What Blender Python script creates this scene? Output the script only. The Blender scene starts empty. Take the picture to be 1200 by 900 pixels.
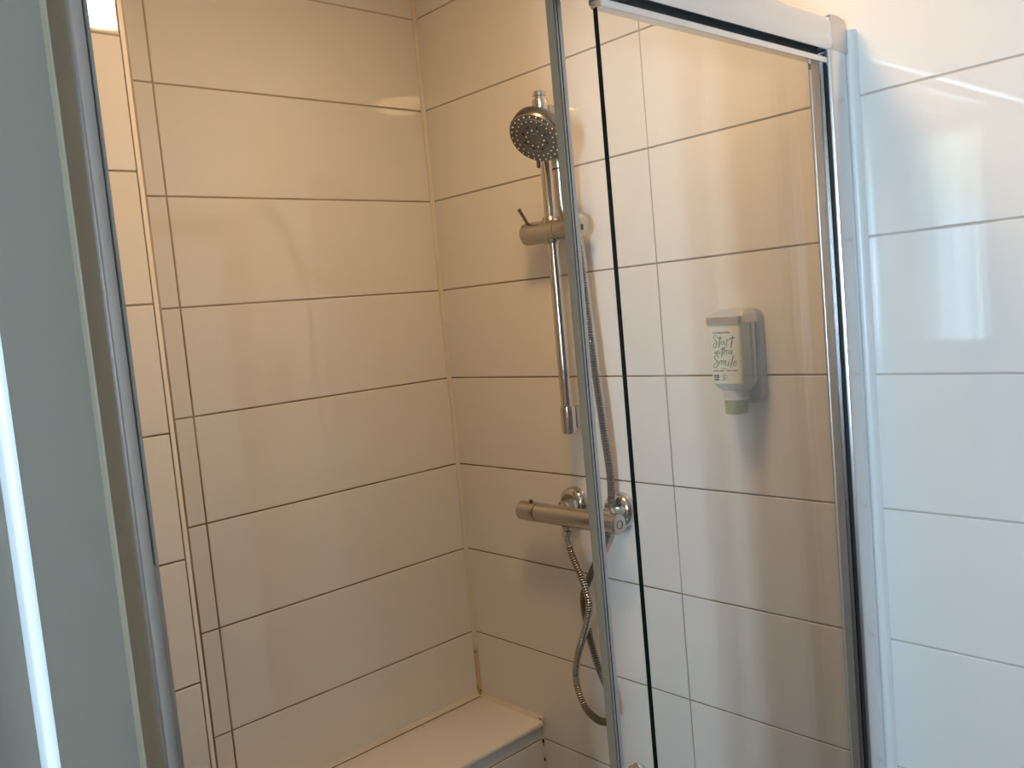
import bpy, bmesh, math, random
from mathutils import Vector, Matrix, Quaternion
random.seed(4)
S = bpy.context.scene
COL = S.collection

# ------------------------------------------------------------------ camera
R_ = ((0.7286091621892642, 0.6736423641718324, 0.12383316989741831),
      (-0.6789049365747297, 0.7342260689411307, 0.0004083891724416741),
      (-0.09064643329067483, -0.0843685064478344, 0.992302967470843))
cam = bpy.data.objects.new('camera', bpy.data.cameras.new('camera'))
COL.objects.link(cam)
cam.data.sensor_fit = 'HORIZONTAL'; cam.data.sensor_width = 36.0
cam.data.lens = 1024.70 / 1200 * 36.0
cam.data.clip_start = 0.02
m = Matrix.Identity(4)
for i in range(3):
    m[i][0] = R_[i][0]; m[i][1] = R_[i][2]; m[i][2] = -R_[i][1]
m.translation = (-1.2504, -1.5730, 1.5422)
cam.matrix_world = m
S.camera = cam

# ------------------------------------------------------------------ sky, daylight, exposure
SKY = (0.60, 0.79, 1.0); SKY_STRENGTH = 132.0
w = bpy.data.worlds.new('daylight'); S.world = w; w.use_nodes = True
bg = w.node_tree.nodes['Background']
bg.inputs[0].default_value = (*SKY, 1); bg.inputs[1].default_value = SKY_STRENGTH
S.view_settings.view_transform = 'Standard'; S.view_settings.look = 'None'
S.view_settings.gamma = 1.0; S.view_settings.use_curve_mapping = False
S.view_settings.exposure = -0.08
LAMP_COLOR = (1.0, 0.61, 0.27); LAMP_STRENGTH = 76.0

def portal(name, loc, sx, sz):          # light portal in a window opening: only guides sky sampling
    l = bpy.data.lights.new(name, 'AREA'); l.shape = 'RECTANGLE'; l.size = sx; l.size_y = sz
    l.cycles.is_portal = True
    o = bpy.data.objects.new(name, l); COL.objects.link(o)
    o.location = loc; o.rotation_euler = (math.pi/2, 0, -math.pi/2)   # faces +x
    return o

# ------------------------------------------------------------------ materials
def mat(name, color=(.8,.8,.8), rough=.5, metal=0., noise=None, bump=None, spec=.5, emit=None):
    M = bpy.data.materials.new(name); M.use_nodes = True
    N = M.node_tree.nodes; L = M.node_tree.links; b = N['Principled BSDF']
    b.inputs['Base Color'].default_value = (*color, 1); b.inputs['Roughness'].default_value = rough
    b.inputs['Metallic'].default_value = metal
    b.inputs['Specular IOR Level'].default_value = spec
    if noise:                              # (scale, other colour, low, high)
        tc = N.new('ShaderNodeTexCoord'); n = N.new('ShaderNodeTexNoise'); r = N.new('ShaderNodeValToRGB')
        L.new(tc.outputs['Object'], n.inputs['Vector']); n.inputs['Scale'].default_value = noise[0]
        n.inputs['Detail'].default_value = 5
        r.color_ramp.elements[0].position = noise[2]; r.color_ramp.elements[1].position = noise[3]
        r.color_ramp.elements[0].color = (*color, 1); r.color_ramp.elements[1].color = (*noise[1], 1)
        L.new(n.outputs['Fac'], r.inputs['Fac']); L.new(r.outputs['Color'], b.inputs['Base Color'])
    if bump:                               # (scale, strength, distance)
        tc = N.new('ShaderNodeTexCoord'); n = N.new('ShaderNodeTexNoise'); bp = N.new('ShaderNodeBump')
        L.new(tc.outputs['Object'], n.inputs['Vector']); n.inputs['Scale'].default_value = bump[0]
        bp.inputs['Strength'].default_value = bump[1]; bp.inputs['Distance'].default_value = bump[2]
        L.new(n.outputs['Fac'], bp.inputs['Height']); L.new(bp.outputs['Normal'], b.inputs['Normal'])
    if emit:
        b.inputs['Emission Color'].default_value = (*emit[0], 1); b.inputs['Emission Strength'].default_value = emit[1]
    return M

def thin_glass(name, tint):
    M = bpy.data.materials.new(name); M.use_nodes = True
    N = M.node_tree.nodes; L = M.node_tree.links; N.remove(N['Principled BSDF'])
    t = N.new('ShaderNodeBsdfTransparent'); g = N.new('ShaderNodeBsdfGlossy'); f = N.new('ShaderNodeFresnel'); mx = N.new('ShaderNodeMixShader')
    t.inputs[0].default_value = (*tint, 1); g.inputs['Roughness'].default_value = 0.0
    ge = N.new('ShaderNodeNewGeometry'); mi = N.new('ShaderNodeMath'); mi.operation = 'MULTIPLY_ADD'   # same reflectance on both faces of the sheet
    mi.inputs[1].default_value = 1/1.40-1.40; mi.inputs[2].default_value = 1.40
    L.new(ge.outputs['Backfacing'], mi.inputs[0]); L.new(mi.outputs[0], f.inputs['IOR'])
    L.new(f.outputs[0], mx.inputs[0]); L.new(t.outputs[0], mx.inputs[1]); L.new(g.outputs[0], mx.inputs[2])
    L.new(mx.outputs[0], N['Material Output'].inputs[0])
    return M

TILE = mat('white_glazed_tile', (.80,.78,.745), .025, bump=(5, .06, .0010), spec=.75)
TILE_BENCH = mat('white_glazed_ledge', (.84,.81,.77), .25)
GROUT = mat('stained_grout', (.5,.45,.38), .9)      # grey-beige; brown stains low down inside the shower
def _stain():
    N = GROUT.node_tree.nodes; L = GROUT.node_tree.links
    tc = N.new('ShaderNodeTexCoord'); sx = N.new('ShaderNodeSeparateXYZ'); ns = N.new('ShaderNodeTexNoise')
    ns.inputs['Scale'].default_value = 7; ns.inputs['Detail'].default_value = 4
    L.new(tc.outputs['Object'], sx.inputs[0]); L.new(tc.outputs['Object'], ns.inputs['Vector'])
    def mr(src, a, b):
        n = N.new('ShaderNodeMapRange'); n.inputs[1].default_value = a; n.inputs[2].default_value = b; L.new(src, n.inputs[0]); return n.outputs[0]
    def mul(a, b):
        n = N.new('ShaderNodeMath'); n.operation = 'MULTIPLY'; L.new(a, n.inputs[0]); L.new(b, n.inputs[1]); return n.outputs[0]
    f = mul(mul(mr(sx.outputs['Z'], 2.5, 1.2), mr(sx.outputs['Y'], -.99, -.80)), mr(ns.outputs['Fac'], .15, .5))
    mx = N.new('ShaderNodeMix'); mx.data_type = 'RGBA'
    mx.inputs['A'].default_value = (.52,.48,.43,1); mx.inputs['B'].default_value = (.20,.135,.075,1)
    L.new(f, mx.inputs['Factor']); L.new(mx.outputs['Result'], N['Principled BSDF'].inputs['Base Color'])
_stain()
SILICONE = mat('yellowed_silicone', (.76,.71,.63), .35, noise=(6, (.66,.57,.44), .45, .75))
SILICONE_DARK = mat('stained_silicone', (.60,.47,.30), .4, noise=(60, (.09,.06,.035), .62, .76))
SILICONE_WHITE = mat('white_silicone', (.80,.80,.78), .3)
MOULD = mat('black_mould', (.035,.028,.02), .9)
TRIM = mat('white_tile_trim', (.84,.80,.74), .3)
PAINT = mat('beige_paint', (.50,.44,.36), .6)
GREY = mat('grey_painted_end', (.25,.225,.185), .5, bump=(300, .05, .0005))
BEAD = mat('white_gloss_bead', (.85,.87,.88), .2)
CEIL = mat('ceiling_paint', (.82,.80,.76), .7)
FLOORM = mat('grey_floor_tile', (.20,.19,.18), .35)
CHROME = mat('chrome', (.62,.59,.55), .10, 1.)
CHROME_DARK = mat('dark_brushed_chrome', (.25,.225,.185), .22, 1.)
HOSE = mat('ribbed_steel', (.55,.50,.43), .18, 1.)
CAP_ALU = mat('brushed_cap', (.74,.75,.76), .3, .85)
HOSE_GROOVE = mat('shaded_hose_groove', (.10,.085,.065), .4, .8)  # shade between the hose ribs, put into the colour of the groove faces
CHROME_SATIN = mat('satin_chrome', (.50,.47,.42), .22, 1.)
ALU = mat('bright_aluminium', (.74,.73,.74), .24, 1.)
ALU_MATT = mat('matt_aluminium', (.66,.61,.58), .36, 1.)
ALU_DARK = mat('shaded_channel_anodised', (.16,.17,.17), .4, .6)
RUBBER = mat('black_seal', (.012,.012,.013), .5)
SEAL_GREY = mat('grey_seal', (.20,.18,.16), .5)
JAMB_REFLECTION = mat('brown_reflection_tone', (.15,.105,.06), .45)  # warm dark reflection in the aluminium jamb, put in as a brown base colour
BEIGE_BEAD = mat('beige_silicone', (.21,.175,.12), .5)
MAGSEAL = mat('grey_green_door_seal', (.165,.130,.085), .6)
GLASS = thin_glass('clear_glass', (.985,.990,.985))
GLASS_EDGE = mat('dark_green_glass_edge', (.001,.005,.0045), .25, spec=.25)
WINGLASS = thin_glass('window_glass', (.97,.98,.98))
FACE = mat('grey_nozzle_face', (.20,.18,.155), .35, .3)
NOZZLE = mat('pale_rubber_nozzle', (.78,.74,.66), .5)
HOLE = mat('dark_nozzle_hole', (.02,.018,.015), .6)
PIN = mat('dark_lever', (.12,.10,.09), .25, .9)
WHITE_PL = mat('white_bottle_plastic', (.80,.82,.74), .28)
GREY_PL = mat('grey_bracket_plastic', (.42,.44,.46), .35)
NECK = mat('frosted_neck', (.62,.65,.63), .3)
GREEN_CAP = mat('olive_green_valve', (.30,.38,.14), .35, noise=(55, (.42,.50,.24), .4, .7))
INK_GREEN = mat('green_ink', (.20,.29,.17), .6)
INK = mat('dark_ink', (.06,.06,.06), .6)
INK_PALE = mat('pale_ink', (.78,.80,.74), .6)
BLIND = bpy.data.materials.new('cream_blind'); BLIND.use_nodes = True
_n = BLIND.node_tree.nodes; _n.remove(_n['Principled BSDF'])
_t = _n.new('ShaderNodeBsdfTranslucent'); _t.inputs[0].default_value = (.80,.82,.68,1)
BLIND.node_tree.links.new(_t.outputs[0], _n['Material Output'].inputs[0])
SHADE = mat('opal_lamp_shade', (.9,.85,.75), .3, emit=(LAMP_COLOR, LAMP_STRENGTH))

# ------------------------------------------------------------------ helpers
def obj(name, bm, material, parent=None, smooth=False, loc=None):
    me = bpy.data.meshes.new(name)
    bmesh.ops.recalc_face_normals(bm, faces=bm.faces)
    bm.to_mesh(me); bm.free()
    for x in (material if isinstance(material, (list, tuple)) else [material]): me.materials.append(x)
    if smooth:
        for p in me.polygons: p.use_smooth = True
        try: me.set_sharp_from_angle(angle=math.radians(38))
        except Exception: pass
    o = bpy.data.objects.new(name, me); COL.objects.link(o)
    if parent: o.parent = parent
    if loc is not None: o.location = loc
    return o

def tag(o, label=None, cat=None, group=None, kind=None):
    if label: o['label'] = label
    if cat: o['category'] = cat
    if group: o['group'] = group
    if kind: o['kind'] = kind
    return o

def thing(name, label, cat, loc=(0,0,0), group=None):
    o = bpy.data.objects.new(name, None); COL.objects.link(o); o.empty_display_size = .05
    o.location = loc
    return tag(o, label, cat, group)

def box(bm, x0, x1, y0, y1, z0, z1, mi=0):
    v = [bm.verts.new((x, y, z)) for x in (x0, x1) for y in (y0, y1) for z in (z0, z1)]
    fs = []
    for f in ((0,1,3,2),(4,6,7,5),(0,4,5,1),(2,3,7,6),(0,2,6,4),(1,5,7,3)):
        q = bm.faces.new([v[i] for i in f]); q.material_index = mi; fs.append(q)
    return fs

def bevelled(bm, wd, seg=2):
    bmesh.ops.bevel(bm, geom=list(bm.edges), offset=wd, segments=seg, affect='EDGES', profile=.5)

def B(*a, bev=0, seg=2):
    bm = bmesh.new(); box(bm, *a)
    if bev: bevelled(bm, bev, seg)
    return bm

def prism(poly, axis, a0, a1):
    """poly: 2-D outline in the two other axes (in order), extruded along axis."""
    bm = bmesh.new()
    def P(u, v, a):
        return {'x': (a, u, v), 'y': (u, a, v), 'z': (u, v, a)}[axis]
    A = [bm.verts.new(P(u, v, a0)) for u, v in poly]; Bv = [bm.verts.new(P(u, v, a1)) for u, v in poly]
    n = len(poly)
    bm.faces.new(A); bm.faces.new(Bv[::-1])
    for i in range(n): bm.faces.new((A[i], A[(i+1) % n], Bv[(i+1) % n], Bv[i]))
    return bm

def arc(cx, cy, r, a0, a1, n=6):
    return [(cx + r*math.cos(math.radians(a0+(a1-a0)*i/n)), cy + r*math.sin(math.radians(a0+(a1-a0)*i/n))) for i in range(n+1)]

def rrect(u0, u1, v0, v1, r, n=5):
    return arc(u1-r, v1-r, r, 0, 90, n)+arc(u0+r, v1-r, r, 90, 180, n)+arc(u0+r, v0+r, r, 180, 270, n)+arc(u1-r, v0+r, r, 270, 360, n)

def frame_of(d):
    d = Vector(d).normalized(); a = Vector((0,0,1)) if abs(d.z) < .9 else Vector((1,0,0))
    u = d.cross(a).normalized(); return u, d.cross(u).normalized(), d

def lathe(bm, prof, origin, axis, n=28, caps=True):
    """prof: (radius, distance along the axis)"""
    u, v, d = frame_of(axis); O = Vector(origin); rings = []
    for r, t in prof:
        if r < 1e-6: rings.append([bm.verts.new(O+d*t)])
        else: rings.append([bm.verts.new(O+d*t+u*(r*math.cos(2*math.pi*k/n))+v*(r*math.sin(2*math.pi*k/n))) for k in range(n)])
    for a, b in zip(rings, rings[1:]):
        for k in range(n):
            j = (k+1) % n
            if len(a) == 1 and len(b) == 1: continue
            if len(a) == 1: bm.faces.new((a[0], b[k], b[j]))
            elif len(b) == 1: bm.faces.new((a[k], a[j], b[0]))
            else: bm.faces.new((a[k], a[j], b[j], b[k]))
    if caps:
        if len(rings[0]) > 1: bm.faces.new(rings[0])
        if len(rings[-1]) > 1: bm.faces.new(rings[-1])
    return bm

def L(prof, origin, axis, n=28): return lathe(bmesh.new(), prof, origin, axis, n)

def spline(pts, step):
    pts = [Vector(p) for p in pts]; P = [pts[0]*2-pts[1]]+pts+[pts[-1]*2-pts[-2]]; fine = []
    for i in range(1, len(P)-2):
        for k in range(40):
            t = k/40; a, b, c, d = P[i-1], P[i], P[i+1], P[i+2]
            fine.append(.5*((2*b)+(c-a)*t+(2*a-5*b+4*c-d)*t*t+(3*b-a-3*c+d)*t**3))
    fine.append(pts[-1])
    out = [fine[0]]; acc = 0
    for a, b in zip(fine, fine[1:]):
        seg = (b-a).length
        while acc+seg >= step:
            q = (step-acc)/seg; a = a+(b-a)*q; out.append(a.copy()); seg = (b-a).length; acc = 0
        acc += seg
    return out

def tube(bm, path, rad, n=10):
    """rad: function of ring index"""
    prev = None; u = None; rings = []
    for i, p in enumerate(path):
        d = (path[min(i+1, len(path)-1)]-path[max(i-1, 0)]).normalized()
        if u is None: u = frame_of(d)[0]
        u = (u-d*u.dot(d)).normalized(); v = d.cross(u); r = rad(i)
        rings.append([bm.verts.new(p+u*(r*math.cos(2*math.pi*k/n))+v*(r*math.sin(2*math.pi*k/n))) for k in range(n)])
    for a, b in zip(rings, rings[1:]):
        for k in range(n): bm.faces.new((a[k], a[(k+1) % n], b[(k+1) % n], b[k]))
    bm.faces.new(rings[0]); bm.faces.new(rings[-1])
    return bm

# ---------------- tiles: 60 x 20 cm, each its own object, mesh data shared per size
_tiles = {}
def tile_mesh(wd, ht, mt):
    key = (round(wd, 4), round(ht, 4), mt.name)
    if key not in _tiles:
        bm = bmesh.new(); rings = []
        for ins, dep in ((0, .0045), (0, .0011), (.0005, .0003), (.0014, 0)):
            x, z = wd/2-ins, ht/2-ins
            rings.append([bm.verts.new((a*x, dep, b*z)) for a, b in ((-1,-1),(1,-1),(1,1),(-1,1))])
        for a, b in zip(rings, rings[1:]):
            for k in range(4): bm.faces.new((a[k], a[(k+1) % 4], b[(k+1) % 4], b[k]))
        bm.faces.new(rings[-1])
        bmesh.ops.recalc_face_normals(bm, faces=bm.faces)
        # open back: make the front face look towards -y
        me = bpy.data.meshes.new('tile'); 
        for f in bm.faces:
            pass
        bm.to_mesh(me); bm.free(); me.materials.append(mt); _tiles[key] = me
    return _tiles[key]

J = .0028                                     # joint width
def tile_wall(parent, facing, plane, a_cuts, z_cuts, mt=TILE):
    """facing '-y' (a runs along x) or '-x' (a runs along y); plane is the front of the glaze"""
    for a0, a1 in zip(a_cuts, a_cuts[1:]):
        for z0, z1 in zip(z_cuts, z_cuts[1:]):
            me = tile_mesh(abs(a1-a0)-J, abs(z1-z0)-J, mt)
            o = bpy.data.objects.new('tile', me); COL.objects.link(o); o.parent = parent
            jx, jz = random.uniform(-.0011, .0011), random.uniform(-.0012, .0012)
            c, z = (a0+a1)/2, (z0+z1)/2; p = plane+random.uniform(-.00015, .00015)
            if facing == '-y':
                o.location = (c, p, z); o.rotation_euler = (jx, 0, jz)
            else:
                o.location = (p, c, z); o.rotation_euler = (jx, 0, -math.pi/2+jz)

def struct(name, bm, material, label, cat, **k):
    o = obj(name, bm, material, **k); return tag(o, label, cat, kind='structure')

H = 2.295
ZC = [0.001]+[round(.2*k, 3) for k in range(1, 12)]+[H]
ZG = .0019                                     # grout lies this far behind the glaze
# ------------------------------------------------------------------ the room
floor = struct('floor', B(-2.25, .12, -3.45, .12, -.1, 0), FLOORM, 'grey bathroom floor below the frame', 'floor')
ceiling = struct('ceiling', B(-2.25, .12, -3.45, .12, H, H+.1), CEIL, 'white ceiling above the shower', 'ceiling')

wr = struct('wall_right', B(ZG, .12, -3.45, .12, 0, H), GROUT, 'white tiled wall on the right that carries the shower fittings', 'wall')
tile_wall(wr, '-x', 0, [-.004, -.6138, -1.2138, -1.8138, -2.4138, -3.0138, -3.35], ZC)
wb = struct('wall_back', B(-2.25, .0, ZG, .12, 0, H), GROUT, 'white tiled shower wall at the back left of the corner', 'wall')
tile_wall(wb, '-y', 0, [-.74, -.6033, -.004], ZC)
obj('paint_face', B(-2.10, -1.13, -.004, ZG, 0, H), PAINT, wb)
seal = obj('corner_seal', prism([(.0, -.008), (-.0025, -.0075), (-.0065, -.0035), (-.007, .0), (.0, .0)], 'z', .655, H-.002), SILICONE, wb)
sd = obj('corner_seal', prism([(.0, -.0085), (-.003, -.0078), (-.0068, -.004), (-.0075, .0), (.0, .0)], 'z', .643, .76), SILICONE_DARK, wb)
sd['label'] = 'brown stained lower end of the corner seal'

# boxed-out wall beside the shower niche
wn = struct('wall_niche', B(-1.06, -.7225, -.22+ZG, -.0005, 0, H), GROUT, 'narrow tiled wall left of the shower niche', 'wall')
tile_wall(wn, '-y', -.22, [-1.047, -.7335], ZC)
obj('edge_trim', prism([(-.7335, -.2195)]+[(-.7335+.0115*math.sin(math.radians(a)), -.2095-.0115*math.cos(math.radians(a))) for a in range(0, 91, 15)]+[(-.722, -.19), (-.7335, -.19)], 'z', 0, H-.001), TRIM, wn, smooth=True)

# partition at the left of the shower with its grey painted end
wl = struct('wall_left', B(-1.118, -1.047, -.955, -.0005, 0, H), PAINT, 'thin partition wall at the left end of the shower', 'wall')
obj('painted_end', B(-1.1165, -1.052, -.977, -.955, 0, H-.001), GREY, wl)
obj('corner_bead', prism([(-1.1165, -.9772)]+[(-1.1165-.0062*math.sin(math.radians(a)), -.9710-.0062*math.cos(math.radians(a))) for a in range(0, 91, 15)]+[(-1.1227, -.955), (-1.1165, -.955)], 'z', 0, H-.001), BEAD, wl, smooth=True)
obj('side_face', B(-1.121, -1.118, -.954, -.0005, 0, H-.001), GREY, wl)

# window wall and rear wall (behind the camera, seen only in reflections)
W1 = (-1.70, -1.485, 1.27, 2.05)
bm = bmesh.new(); X0, X1 = -2.22, -2.10
ys = [-3.45, W1[0], W1[1], .0]
for i in (0, 2): box(bm, X0, X1, ys[i], ys[i+1], 0, H)
for W in (W1,): box(bm, X0, X1, W[0], W[1], 0, W[2]); box(bm, X0, X1, W[0], W[1], W[3], H)
ww = struct('wall_window', bm, PAINT, 'beige painted wall with the windows, opposite the tiled wall', 'wall')
wq = struct('wall_rear', B(-2.22, 0, -3.45, -3.35, 0, H), PAINT, 'beige painted wall behind the camera', 'wall')
def window(name, W, label, blind):
    f = bmesh.new(); t = .018
    for a in ((W[0], W[0]+t, W[2], W[3]), (W[1]-t, W[1], W[2], W[3]), (W[0]+t, W[1]-t, W[2], W[2]+t), (W[0]+t, W[1]-t, W[3]-t, W[3])):
        box(f, -2.18, -2.14, *a)
    o = struct(name, f, BEAD, label, 'window')
    obj('pane', B(-2.163, -2.158, W[0]+t, W[1]-t, W[2]+t, W[3]-t), WINGLASS, o)
    obj('sill', B(-2.14, -2.09, W[0], W[1], W[2], W[2]+.012), BEAD, o)
    if blind: obj('blind', B(-2.134, -2.133, W[0]+.002, W[1]-.002, W[3]-.27, W[3]-.003), BLIND, o)
    portal(name+'_portal', (-2.10, (W[0]+W[1])/2, (W[2]+W[3])/2), W[1]-W[0], W[3]-W[2])
window('window_1', W1, 'narrow window with a cream blind, mirrored in the right-hand tiles', True)

# ------------------------------------------------------------------ ceiling lamp (mirrored in the tiles)
lamp = thing('ceiling_lamp', 'round opal ceiling lamp, seen as warm reflections in the tiles', 'lamp', (-.535, -.785, H))
obj('lamp_base', L([(.100, 0), (.100, -.044), (.094, -.048), (.089, -.042)], (0,0,0), (0,0,1)), BEAD, lamp, True)
obj('lamp_shade', L([(.088, -.0425), (.086, -.058), (.074, -.070), (.054, -.078), (.028, -.082), (0, -.083)], (0,0,0), (0,0,1)), SHADE, lamp, True)

# ------------------------------------------------------------------ tiled ledge
be = thing('shower_ledge', 'low white tiled ledge along the back wall below the corner', 'ledge', (-.36, -.10, 0))
def at(o, bmf, *a, **k):               # build in world coordinates, keep the parent offset
    c = obj(*a, **k); c.location = -Vector(o.location); return c
def part(name, bm, material, parent, smooth=False):
    c = obj(name, bm, material, parent, smooth)
    p = parent; off = Vector((0,0,0))
    while p is not None: off += Vector(p.location); p = p.parent
    c.location = -off
    return c
part('masonry', B(-.7215, -.003, -.207+ZG, -.003, 0, .6295), GROUT, be)
bt = bmesh.new(); box(bt, -.7215, -.002, -.2165, -.002, .6305, .643); bevelled(bt, .004, 3)
part('ledge_top', bt, TILE_BENCH, be, True)
for i, (z0, z1) in enumerate(((.001, .2), (.2, .4), (.4, .6), (.6, .6305))):
    for a0, a1 in ((-.7215, -.6033), (-.6033, -.003)):
        o = bpy.data.objects.new('tile', tile_mesh(a1-a0-J, z1-z0-J, TILE)); COL.objects.link(o); o.parent = be
        o.location = Vector(((a0+a1)/2, -.207, (z0+z1)/2))-Vector(be.location)
q = [(-.0005, .643), (-.0075, .6435), (-.0045, .6475), (-.0005, .6525)]
part('back_seal', prism(q, 'x', -.7215, -.003), SILICONE, be)
part('back_seal_crack', B(-.7215, -.006, -.0082, -.0072, .6425, .6442), MOULD, be)['label'] = 'dark line where the seal has come away'
part('end_seal', prism([(-.007, .643), (-.0005, .652), (-.0005, .643)], 'y', -.214, -.006), SILICONE, be)
sp = bmesh.new()
for (y, z, r) in ((-.2085, .6455, .0036), (-.203, .6462, .0022), (-.2125, .6405, .0026), (-.2145, .634, .0018)):
    bmesh.ops.create_icosphere(sp, subdivisions=2, radius=r, matrix=Matrix.Translation((-.0035, y, z)) @ Matrix.Diagonal((.7, 1.2, .55, 1)))
for (z, r, e) in ((.628, .0022, 1.6), (.612, .0016, 1.2), (.596, .0042, 1.4), (.588, .0026, 2.2), (.572, .0016, 2.5), (.553, .0034, 1.8), (.543, .0018, 1.8)):
    bmesh.ops.create_icosphere(sp, subdivisions=2, radius=r, matrix=Matrix.Translation((-.0022, -.2088, z)) @ Matrix.Diagonal((.7, .7, e, 1)))
tag(part('mould_specks', sp, MOULD, be), kind='stuff')
part('end_joint', prism([(-.006, -.2065), (-.0005, -.2125), (-.0005, -.2065)], 'z', .001, .63), SILICONE, be)

# ------------------------------------------------------------------ shower enclosure: rail, wall profiles, fixed pane
YF = -.985
en = thing('shower_enclosure', 'aluminium framed shower front with fixed clear glass panel at right', 'shower screen', (-.55, -.96, 0))
XL = -1.046; XR = -.056
# curved fascia of the top rail
fas = [(YF+.014, 1.9065), (YF+.006, 1.906), (YF+.001, 1.902), (YF-.0012, 1.894), (YF-.0005, 1.884), (YF+.0008, 1.877), (YF-.0006, 1.870), (YF+.0002, 1.863), (YF+.003, 1.8595),
       (YF+.006, 1.8595), (YF+.006, 1.900), (YF+.014, 1.902)]
part('rail_fascia', prism(fas, 'x', XL, XR), ALU, en, True)
part('rail_top', B(XL, XR, YF+.0142, -.915, 1.899, 1.9065), ALU, en)
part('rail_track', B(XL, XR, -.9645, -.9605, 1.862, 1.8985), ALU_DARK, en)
part('rail_back', B(XL, XR, -.919, -.915, 1.892, 1.8985), ALU, en)
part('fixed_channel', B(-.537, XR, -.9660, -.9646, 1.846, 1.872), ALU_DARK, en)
part('top_lip', B(-.537, -.0005, -.9805, -.966, 1.8415, 1.8495, bev=.001), ALU, en)
# right wall profile
part('wall_profile', prism([(-.060, -.979), (-.0585, -.983), (-.055, YF), (-.020, YF), (-.012, -.983), (-.010, -.978), (-.0005, -.977), (-.0005, -.955), (-.060, -.955), (-.060, -.9665), (-.052, -.9665), (-.052, -.9775), (-.060, -.9775)], 'z', .03, 1.892), ALU, en, True)
pc = prism([(-.0555, 1.8595), (-.0535, 1.863), (-.0528, 1.870), (-.0545, 1.877), (-.0552, 1.884), (-.0552, 1.894), (-.0556, 1.902), (-.0575, 1.9065), (-.04, 1.9075), (-.028, 1.906), (-.018, 1.902), (-.012, 1.896), (-.010, 1.889), (-.010, 1.8595)], 'y', YF-.0008, -.955)
part('end_cap', pc, ALU_MATT, en)
part('gasket', B(-.0615, -.0525, -.9795, -.9755, .03, 1.84), RUBBER, en)
part('inner_flange', B(-.060, -.0005, -.9548, -.951, .03, 1.84, bev=.001), ALU_MATT, en)
part('wall_seal', prism([(-.0005, -.9775), (-.0075, -.979), (-.0095, -.984), (-.008, -.990), (-.0045, -.993), (-.0005, -.996)], 'z', .03, 1.892), SILICONE_WHITE, en, True)
# left wall profile
part('jamb_brown_facet', B(-1.0680, -1.0576, -.9845, -.978, .03, 1.8585), JAMB_REFLECTION, en)['label'] = 'wall-side jamb facet coloured brown for its warm dark reflection'
part('jamb_profile', prism([(-1.0575, -.978), (-1.0575, -.9865), (-1.0568, -.9885), (-1.0555, -.9885), (-1.0548, -.9862), (-1.0500, -.985), (-1.0475, -.985), (-1.0467, -.983), (-1.0467, -.956), (-1.0515, -.956), (-1.0515, -.978)], 'z', .03, 1.8585), ALU_MATT, en, True)
part('jamb_seal', B(-1.0466, -1.0437, -.984, -.960, 1.395, 1.8585), SEAL_GREY, en)
part('jamb_seal', B(-1.0466, -1.0434, -.983, -.960, .03, 1.3945), ALU_MATT, en)['label'] = 'pale lower length of the jamb seal'
part('jamb_bead', prism([(-1.0681, -.9772), (-1.0681, -.9838), (-1.0690, -.9825), (-1.0700, -.9772)], 'z', 0, 1.8585), BEIGE_BEAD, en)
# fixed pane with its dark edge
def pane(x0, x1, y0, y1, z0, z1):
    bm = bmesh.new(); fs = box(bm, x0, x1, y0, y1, z0, z1)
    for f in fs:
        n = f.calc_center_median()
        f.material_index = 0 if abs(n.y-y0) < 1e-6 or abs(n.y-y1) < 1e-6 else 1
    return bm
part('fixed_pane', pane(-.5365, -.0527, -.9752, -.9692, .04, 1.8455), [GLASS, GLASS_EDGE], en)
part('bottom_rail', B(XL, -.0005, -.99, -.915, .0, .03, bev=.003), ALU, en)

# ------------------------------------------------------------------ sliding door
sl = thing('sliding_door', 'clear glass sliding shower door pushed open behind the fixed panel, aluminium leading edge', 'door', (-.3, -.938, .04))
part('glass_pane', pane(-.5655, -.03, -.9412, -.9352, .045, 1.895), [GLASS, GLASS_EDGE], sl)
part('leading_post', prism([(-.5679, -.9340), (-.5679, -.9458), (-.5660, -.9458), (-.5660, -.9430), (-.5645, -.9430), (-.5645, -.9462), (-.5595, -.9462), (-.5585, -.9450), (-.5585, -.9422), (-.567, -.9422), (-.567, -.9342), (-.5585, -.9342), (-.5585, -.9325), (-.5675, -.9325)], 'z', .045, 1.895), ALU_MATT, sl, True)
part('magnetic_seal', B(-.5702, -.5680, -.9452, -.9345, .045, 1.895, bev=.0006), MAGSEAL, sl)
part('post_seal', B(-.5660, -.5646, -.9460, -.9432, .05, 1.894), RUBBER, sl)
part("door_knob", L([(.005, 0), (.005, .004), (.0095, .006), (.0108, .010), (.0100, .0140), (.006, .0160), (0, .0165)], (-.5445, -.9413, 1.0165), (0,-1,0), 20), CHROME, sl, True)
part('bottom_strip', B(-.5665, -.03, -.9435, -.9330, .036, .0449), ALU, sl)

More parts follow.
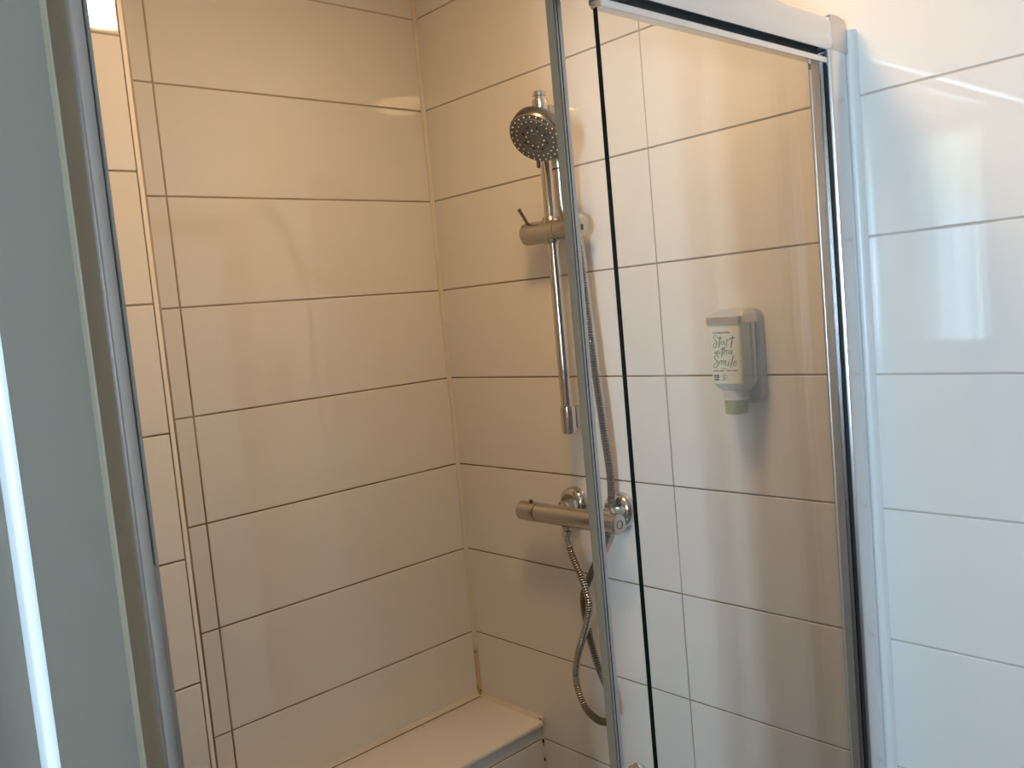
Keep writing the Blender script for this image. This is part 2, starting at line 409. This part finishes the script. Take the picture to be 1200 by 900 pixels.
# ------------------------------------------------------------------ riser rail with bracket ends
BX, BY = -.052, -.411
rs = thing('shower_riser_rail', 'vertical chrome riser rail fixed to the tiled wall', 'shower rail', (BX, BY, 1.31))
BYB = -.4165
def lerp(z): return BY+(BYB-BY)*(1.95-z)/.65
part('rail_tube', L([(.0115, 0), (.0115, .56)], (BX, BYB, 1.33), (0, 0, 1), 24), CHROME, rs, True)
part('upper_sleeve', L([(.0140, 0), (.0145, .003), (.0145, .046), (.0135, .0485)], (BX, BYB+.003, 1.877), (0, 0, 1), 24), CHROME, rs, True)
part('upper_cap', L([(.0105, 0), (.0105, .005), (.0125, .006), (.0125, .013), (.011, .0145), (.0085, .0145), (.0085, .0115), (0, .0115)], (BX, BYB+.003, 1.925), (0, 0, 1), 24), CHROME, rs, True)
part('upper_bracket', B(BX+.010, -.0005, BYB+.003-.0125, BYB+.003+.0125, 1.868, 1.916, bev=.004), CHROME_SATIN, rs, True)
part('lower_sleeve', L([(.0120, 0), (.0145, .002), (.0150, .045), (.0142, .052), (.0125, .053)], (BX, BYB-.001, 1.297), (0, 0, 1), 24), CHROME, rs, True)
part('lower_bracket', B(BX+.010, -.0005, BYB-.0135, BYB+.0115, 1.305, 1.347, bev=.004), CHROME_SATIN, rs, True)

# slider that holds the hand shower
SZ = 1.6835
hd = thing('shower_head_holder', 'chrome cylindrical holder with small lever clamped on the riser rail', 'holder', (BX, BYB, SZ))
part('clamp_body', L([(.012, 0), (.0205, .0015), (.0215, .003), (.0215, .0885), (.0205, .089), (.0205, .090), (.0215, .0905), (.0215, .138), (.0195, .146), (.0135, .1505), (0, .151)], (BX, -.3465, SZ), (0, -1, 0), 32), CHROME_SATIN, hd, True)
part('rail_collar', L([(.0155, -.0245), (.0165, -.023), (.0165, .023), (.0155, .0245)], (BX, BYB, SZ), (0, 0, 1), 24), CHROME_SATIN, hd, True)
part('lever', L([(.0030, 0), (.0030, .030), (.0037, .0305), (.0037, .034), (.002, .035)], (BX-.008, -.362, SZ+.018), (-.20, .42, .88), 14), PIN, hd, True)
part('grip_mark', B(BX-.008, BX-.002, -.4978, -.4962, SZ-.009, SZ+.001), HOLE, hd)

# ------------------------------------------------------------------ hand shower
NRM = Vector((-.735, -.139, -.664)).normalized()
HC = Vector((-.150, -.492, 1.834))                     # centre of the nozzle face
hs = thing('hand_shower', 'round chrome hand shower with dotted nozzle face hanging on the riser rail', 'shower head', tuple(HC))
part('head_shell', L([(.0485, -.002), (.0502, .001), (.0502, .0170), (.0488, .0190), (.030, .0215), (.018, .024), (0, .025)], HC, -NRM, 48), CHROME_DARK, hs, True)
part('nozzle_face', L([(.0484, -.0015), (.047, -.004), (.0395, -.0035), (.0385, -.0048), (.0265, -.0048), (.0255, -.0035), (.0100, -.0035), (.009, -.0045), (0, -.0045)], HC, -NRM, 48), FACE, hs, True)
fu, fv, fd = frame_of(NRM)
def ring(n, r, size, bmx, ph=0, hgt=.004):
    for k in range(n):
        a = 2*math.pi*(k+ph)/n; c = HC+NRM*hgt+fu*(r*math.cos(a))+fv*(r*math.sin(a))
        lathe(bmx, [(size, -.001), (size*.9, .0014), (size*.4, .002), (0, .002)], c, NRM, 8)
nz = bmesh.new(); ring(24, .0432, .00135, nz); ring(22, .0345, .0013, nz, .5); ring(10, .0165, .0011, nz, .3)
tag(part('nozzles', nz, NOZZLE, hs, True), kind='stuff')
nh = bmesh.new(); ring(8, .0225, .0020, nh, .2, .0035)
tag(part('massage_nozzles', nh, HOLE, hs, True), kind='stuff')
down = Vector((.49, .0, -.87)).normalized(); down = (down-NRM*down.dot(NRM)).normalized()
part('spray_lever', L([(.0035, 0), (.0035, .013), (.0022, .0145)], HC-NRM*.008+(down*.7-fu*0+Vector((0,.52,-.2))).normalized()*.052, (.1, .12, -.98), 10), PIN, hs, True)
SOCK = Vector((-.058, -.486, 1.655))
top = HC-NRM*.016+down*.030
path = spline([top, HC-NRM*.018+down*.062, SOCK+Vector((-.030, .002, .055)), SOCK+Vector((-.006, .001, .012)), SOCK], .006)
nP = len(path)
part('handle', tube(bmesh.new(), path, lambda i: .0125-.0022*i/nP, 18), CHROME_SATIN, hs, True)
part('handle_ring', L([(.0128, 0), (.0132, .0015), (.0128, .003)], path[8], path[9]-path[7], 20), PIN, hs, True)

# ------------------------------------------------------------------ thermostatic mixer
MX, MZ = -.062, 1.134
mx = thing('shower_mixer', 'horizontal chrome thermostatic shower mixer bar with two wall rosettes', 'mixer tap', (MX, -.41, MZ))
part('mixer_body', L([(.0185, 0), (.0195, .001), (.0195, .206), (.019, .2085), (.016, .2105), (0, .211)], (MX, -.3225, MZ), (0,-1,0), 32), CHROME_SATIN, mx, True)
kb = part('temperature_handle', L([(0, -.0015), (.0175, -.001), (.0195, .0015), (.0198, .046), (.0192, .0475), (.0165, .048), (.0165, .0495)], (MX, -.2735, MZ), (0,-1,0), 32), CHROME_SATIN, mx, True)
part('safety_button', L([(.0036, -.004), (.0036, .0055), (.0028, .0065), (0, .0065)], (MX-.003, -.306, MZ+.0185), (-.1, 0, 1), 14), PIN, kb, True)
rg = bmesh.new(); lathe(rg, [(.0082, -.001), (.0086, .0006), (.0075, .0009), (.0072, -.001)], (MX, -.5335, MZ), (0,-1,0), 24)
part('end_button', rg, PIN, mx, True)
for y in (-.3680, -.4870):
    r_ = part('rosette', L([(.0355, 0), (.0350, .004), (.0325, .012), (.028, .0165), (.022, .018), (.0175, .017)], (-.0005, y, 1.144), (-1, 0, 0), 36), CHROME, mx, True)
    part('wall_union', L([(.0150, 0), (.0150, .012), (.0165, .0125), (.0165, .024), (.012, .0245), (.012, .035)], (-.016, y, 1.140), (-1, 0, 0), 6), CHROME, mx)
OUT = Vector((MX, -.3975, MZ-.018))
part('hose_outlet', L([(.010, 0), (.010, .008), (.0085, .0085)], OUT, (0,0,-1), 20), CHROME, mx, True)

# ------------------------------------------------------------------ hose: coiled metal, one piece from holder to mixer
ho = thing('shower_hose', 'ribbed metal shower hose looping from hand shower to mixer', 'hose', (-.05, -.45, .74))
hp = [(-.058, -.486, 1.654), (-.057, -.4885, 1.60), (-.056, -.497, 1.44), (-.050, -.5015, 1.315), (-.036, -.497, 1.215), (-.0285, -.4845, 1.146), (-.030, -.468, 1.092),
      (-.042, -.439, 1.030), (-.046, -.411, .972), (-.046, -.4155, .905), (-.047, -.437, .832), (-.05, -.466, .775), (-.052, -.461, .738), (-.052, -.430, .727), (-.050, -.392, .744),
      (-.050, -.3745, .792), (-.054, -.389, .850), (-.062, -.428, .925), (-.064, -.441, .968), (-.064, -.428, 1.016), (-.063, -.4065, 1.058), (MX, -.3985, 1.086)]
path = spline(hp, .0012)
cb = tube(bmesh.new(), path, lambda i: (.0075, .0075, .0066, .0052)[i % 4], 12)
for k, f in enumerate(cb.faces): f.material_index = 1 if (k//12) % 4 in (2, 3) else 0
part('hose_coil', cb, [HOSE, HOSE_GROOVE], ho, True)
part('hose_nut', L([(.0098, 0), (.0105, .001), (.0105, .009), (.0095, .010)], OUT+Vector((0,0,-.0095)), (0,0,-1), 6), CHROME, ho)
part('hose_ferrule', L([(.0085, 0), (.0085, .010), (.0075, .022)], OUT+Vector((0,0,-.0196)), (.02,-.12,-1), 20), CHROME, ho, True)

# ------------------------------------------------------------------ soap dispenser
dp = thing('soap_dispenser', 'white upside-down soap bottle with green script in a grey wall holder', 'soap dispenser', (0, -.783, 1.34))
F0, F1 = -.8150, -.7535            # front face in y
part('wall_bracket', prism(rrect(-.8185, -.748, 1.357, 1.5095, .016, 6), 'x', -.0165, -.0005), GREY_PL, dp, True)
part('bracket_spine', prism(rrect(-.8165, -.750, 1.395, 1.507, .010, 5), 'x', -.0215, -.0166), GREY_PL, dp, True)
def section(x0, x1, y0, y1, bow, r):
    """plan outline (x,y): flat back, slightly bowed front at x0 with rounded corners"""
    yc = (y0+y1)/2; hw = (y1-y0)/2; pts = [(x1, y1)]
    pts += arc(x0+r, y1-r, r, 90, 180, 5)
    for k in range(1, 6):
        t = 1-2*k/6; pts.append((x0-bow*(1-t*t), yc+t*(hw-r)))
    pts += arc(x0+r, y0+r, r, 180, 270, 5)
    pts += [(x1, y0)]
    return pts
def loft(levels):
    bm = bmesh.new(); rings = [[bm.verts.new((x, y, z)) for x, y in pts] for z, pts in levels]
    for a, b in zip(rings, rings[1:]):
        n = len(a)
        for k in range(n): bm.faces.new((a[k], a[(k+1) % n], b[(k+1) % n], b[k]))
    bm.faces.new(rings[0]); bm.faces.new(rings[-1]); return bm
bx = -.0655
part('holder_cap', loft([(1.4885, section(bx-.001, -.017, F0-.002, F1+.002, .002, .0065)), (1.5005, section(bx-.001, -.017, F0-.002, F1+.002, .002, .0065)), (1.5045, section(bx+.004, -.017, F0+.001, F1-.001, .002, .010)), (1.511, section(bx+.030, -.017, F0+.006, F1-.006, .001, .004))]), CAP_ALU, dp, True)
bo = part('bottle', loft([(1.4882, section(bx, -.0218, F0, F1, .001, .0065)), (1.3945, section(bx+.001, -.0218, F0+.002, F1-.002, .001, .0065)), (1.3925, section(bx+.003, -.0218, F0+.003, F1-.003, .001, .0065)),
      (1.389, section(bx+.0045, -.0218, F0+.0055, F1-.0055, .001, .0065)), (1.383, section(bx+.009, -.0218, F0+.011, F1-.011, .001, .0065)), (1.379, section(bx+.013, -.0225, F0+.016, F1-.016, .001, .0065))]), WHITE_PL, dp, True)
part('side_seam', B(-.036, -.034, F0-.0012, F0+.004, 1.397, 1.487), GREY_PL, bo)
NC = (-.041, -.784)
part('neck', L([(.0195, 0), (.0195, .012), (.0205, .0125), (.0205, .015)], (NC[0], NC[1], 1.3818), (0,0,-1), 28), NECK, dp, True)
part('valve_cap', L([(.0185, 0), (.0185, .020), (.0175, .0225), (0, .0225)], (NC[0], NC[1], 1.3665), (0,0,-1), 28), GREEN_CAP, dp, True)
# print on the front face; strokes in photo-measured label units: u across (0..1), v down (0..1)
def lab(u, v, lift=.0):
    t = 1-2*min(1, max(0, u)); bow = .001*(1-min(1, abs(t)*1.0)**2)
    return Vector((bx+.001*v-bow-.00035-lift, F1-.0590*u, 1.4885-.094*v))
def uv(px, py):
    v = (py+.08*(px-846)-379.3)/75.0; u = (px-(828.2+.11*(py-379)))/38.6
    return u, v
def stroke(bm, pts, wdt, zs, ox, oy):
    """brush stroke: ribbon with thickness through points given in magnified label coordinates"""
    P = [Vector((*uv(ox+x/zs, oy+y/zs), 0)) for x, y in pts]
    P = [Vector((p.x*.0590, p.y*.094, 0)) for p in P]
    q = spline(P, .00055) if len(P) > 2 else [P[0].lerp(P[1], k/6) for k in range(7)]
    if len(q) < 3: q = P
    n = len(q); prev = None
    for i, p in enumerate(q):
        d = (q[min(i+1, n-1)]-q[max(i-1, 0)]).normalized(); nn = Vector((-d.y, d.x, 0))
        s = wdt*(.55+.45*abs(d.y))*(.65+.35*math.sin(math.pi*(i+.5)/n))/2
        row = []
        for sg in (-1, 1):
            a = p+nn*(s*sg); row.append(bm.verts.new(lab(a.x/.0590, a.y/.094)))
        if prev: bm.faces.new((prev[0], prev[1], row[1], row[0]))
        prev = row
Z1 = (20, 825, 378); Z2 = (17.143, 825, 418)
script = [(Z1, 1, [(345,375),(352,325),(315,300),(278,325),(280,385),(328,430),(355,505),(335,590),(292,618),(265,580),(282,520),(330,475)]),
 (Z1, 1.3, [(430,305),(410,615)]), (Z1, 1.9, [(380,368),(482,362)]),
 (Z1, 1, [(520,425),(480,440),(460,490),(490,515),(528,470),(534,430),(532,500),(560,520)]),
 (Z1, 1, [(570,372),(592,400),(588,580)]), (Z1, .9, [(590,450),(606,412),(630,395),(650,420)]),
 (Z1, 1.3, [(728,285),(693,605)]), (Z1, 1.9, [(640,368),(775,338)]),
 (Z1, .9, [(325,690),(316,762),(345,752),(362,700),(364,772),(392,748),(398,665)]), (Z1, .9, [(440,690),(430,785)]), (Z1, .9, [(446,648),(448,660)]),
 (Z1, 1.1, [(505,585),(486,842)]), (Z1, 1.7, [(462,645),(560,610)]), (Z1, 1, [(556,575),(530,785)]), (Z1, .9, [(535,725),(570,672),(606,665),(590,795)]),
 (Z1, 1, [(722,655),(672,665),(652,735),(688,735),(724,668),(716,750),(740,772)]),
 (Z2, 1, [(340,60),(342,18),(302,4),(267,40),(286,92),(330,132),(342,200),(312,265),(272,272),(258,222),(288,172),(322,150)]),
 (Z2, .9, [(376,115),(370,205)]), (Z2, .9, [(374,150),(402,110),(420,122),(412,195)]), (Z2, .9, [(416,150),(446,108),(466,120),(456,195)]),
 (Z2, .9, [(462,150),(496,110),(512,125),(494,218)]), (Z2, 1, [(572,112),(550,238)]), (Z2, .9, [(574,78),(578,88)]),
 (Z2, 1.2, [(654,-15),(608,248)]), (Z2, .9, [(668,160),(712,142),(712,105),(680,118),(664,180),(692,204),(728,172)])]
bm = bmesh.new()
for (zs, ox, oy), wd_, pts in script: stroke(bm, pts, .0021*wd_, zs, ox, oy)
part('script_lettering', bm, INK_GREEN, bo)['label'] = 'green brush script reading Start with a Smile'
def text(name, body, u0, u1, v, hgt, material, bold=0.0):
    cu = bpy.data.curves.new(name, 'FONT'); cu.body = body; cu.size = 1; cu.offset = bold
    to = bpy.data.objects.new(name, cu); COL.objects.link(to)
    dg = bpy.context.evaluated_depsgraph_get(); me = bpy.data.meshes.new_from_object(to.evaluated_get(dg))
    bpy.data.objects.remove(to); xs = [p.co.x for p in me.vertices]; yy = [p.co.y for p in me.vertices]
    w0, w1, h0, h1 = min(xs), max(xs), min(yy), max(yy)
    for p in me.vertices:
        p.co = lab(u0+(u1-u0)*(p.co.x-w0)/(w1-w0), v-hgt*(p.co.y-h0)/(h1-h0))
    me.materials.append(material)
    o = bpy.data.objects.new(name, me); COL.objects.link(o); o.parent = bo
    return o
text('small_lettering', 'BE INSPIRATIONAL', .21, .75, .150, .032, INK, .04)
text('small_lettering', 'HAND, HAIR & BODY WASH', .13, .89, .797, .030, INK, .05)
def mark(bm, u0, u1, v0, v1):
    vs = [bm.verts.new(lab(u, v)) for u, v in ((u0, v0), (u1, v0), (u1, v1), (u0, v1))]; bm.faces.new(vs)
bm = bmesh.new(); mark(bm, .385, .60, .738, .745)
mark(bm, .145, .30, .845, .905); mark(bm, .145, .30, .918, .945)
for k, (a, b) in enumerate(((.41, .52), (.42, .56), (.41, .50), (.42, .58), (.44, .49))): mark(bm, a, b, .842+.018*k, .848+.018*k)
mark(bm, .455, .485, .905, .928); mark(bm, .385, .44, .930, .942); mark(bm, .46, .59, .934, .939)
part('label_symbols', bm, INK, bo)
text('badge_letter', 'B', .19, .255, .892, .036, INK_PALE).location += Vector((-.0003, 0, 0))
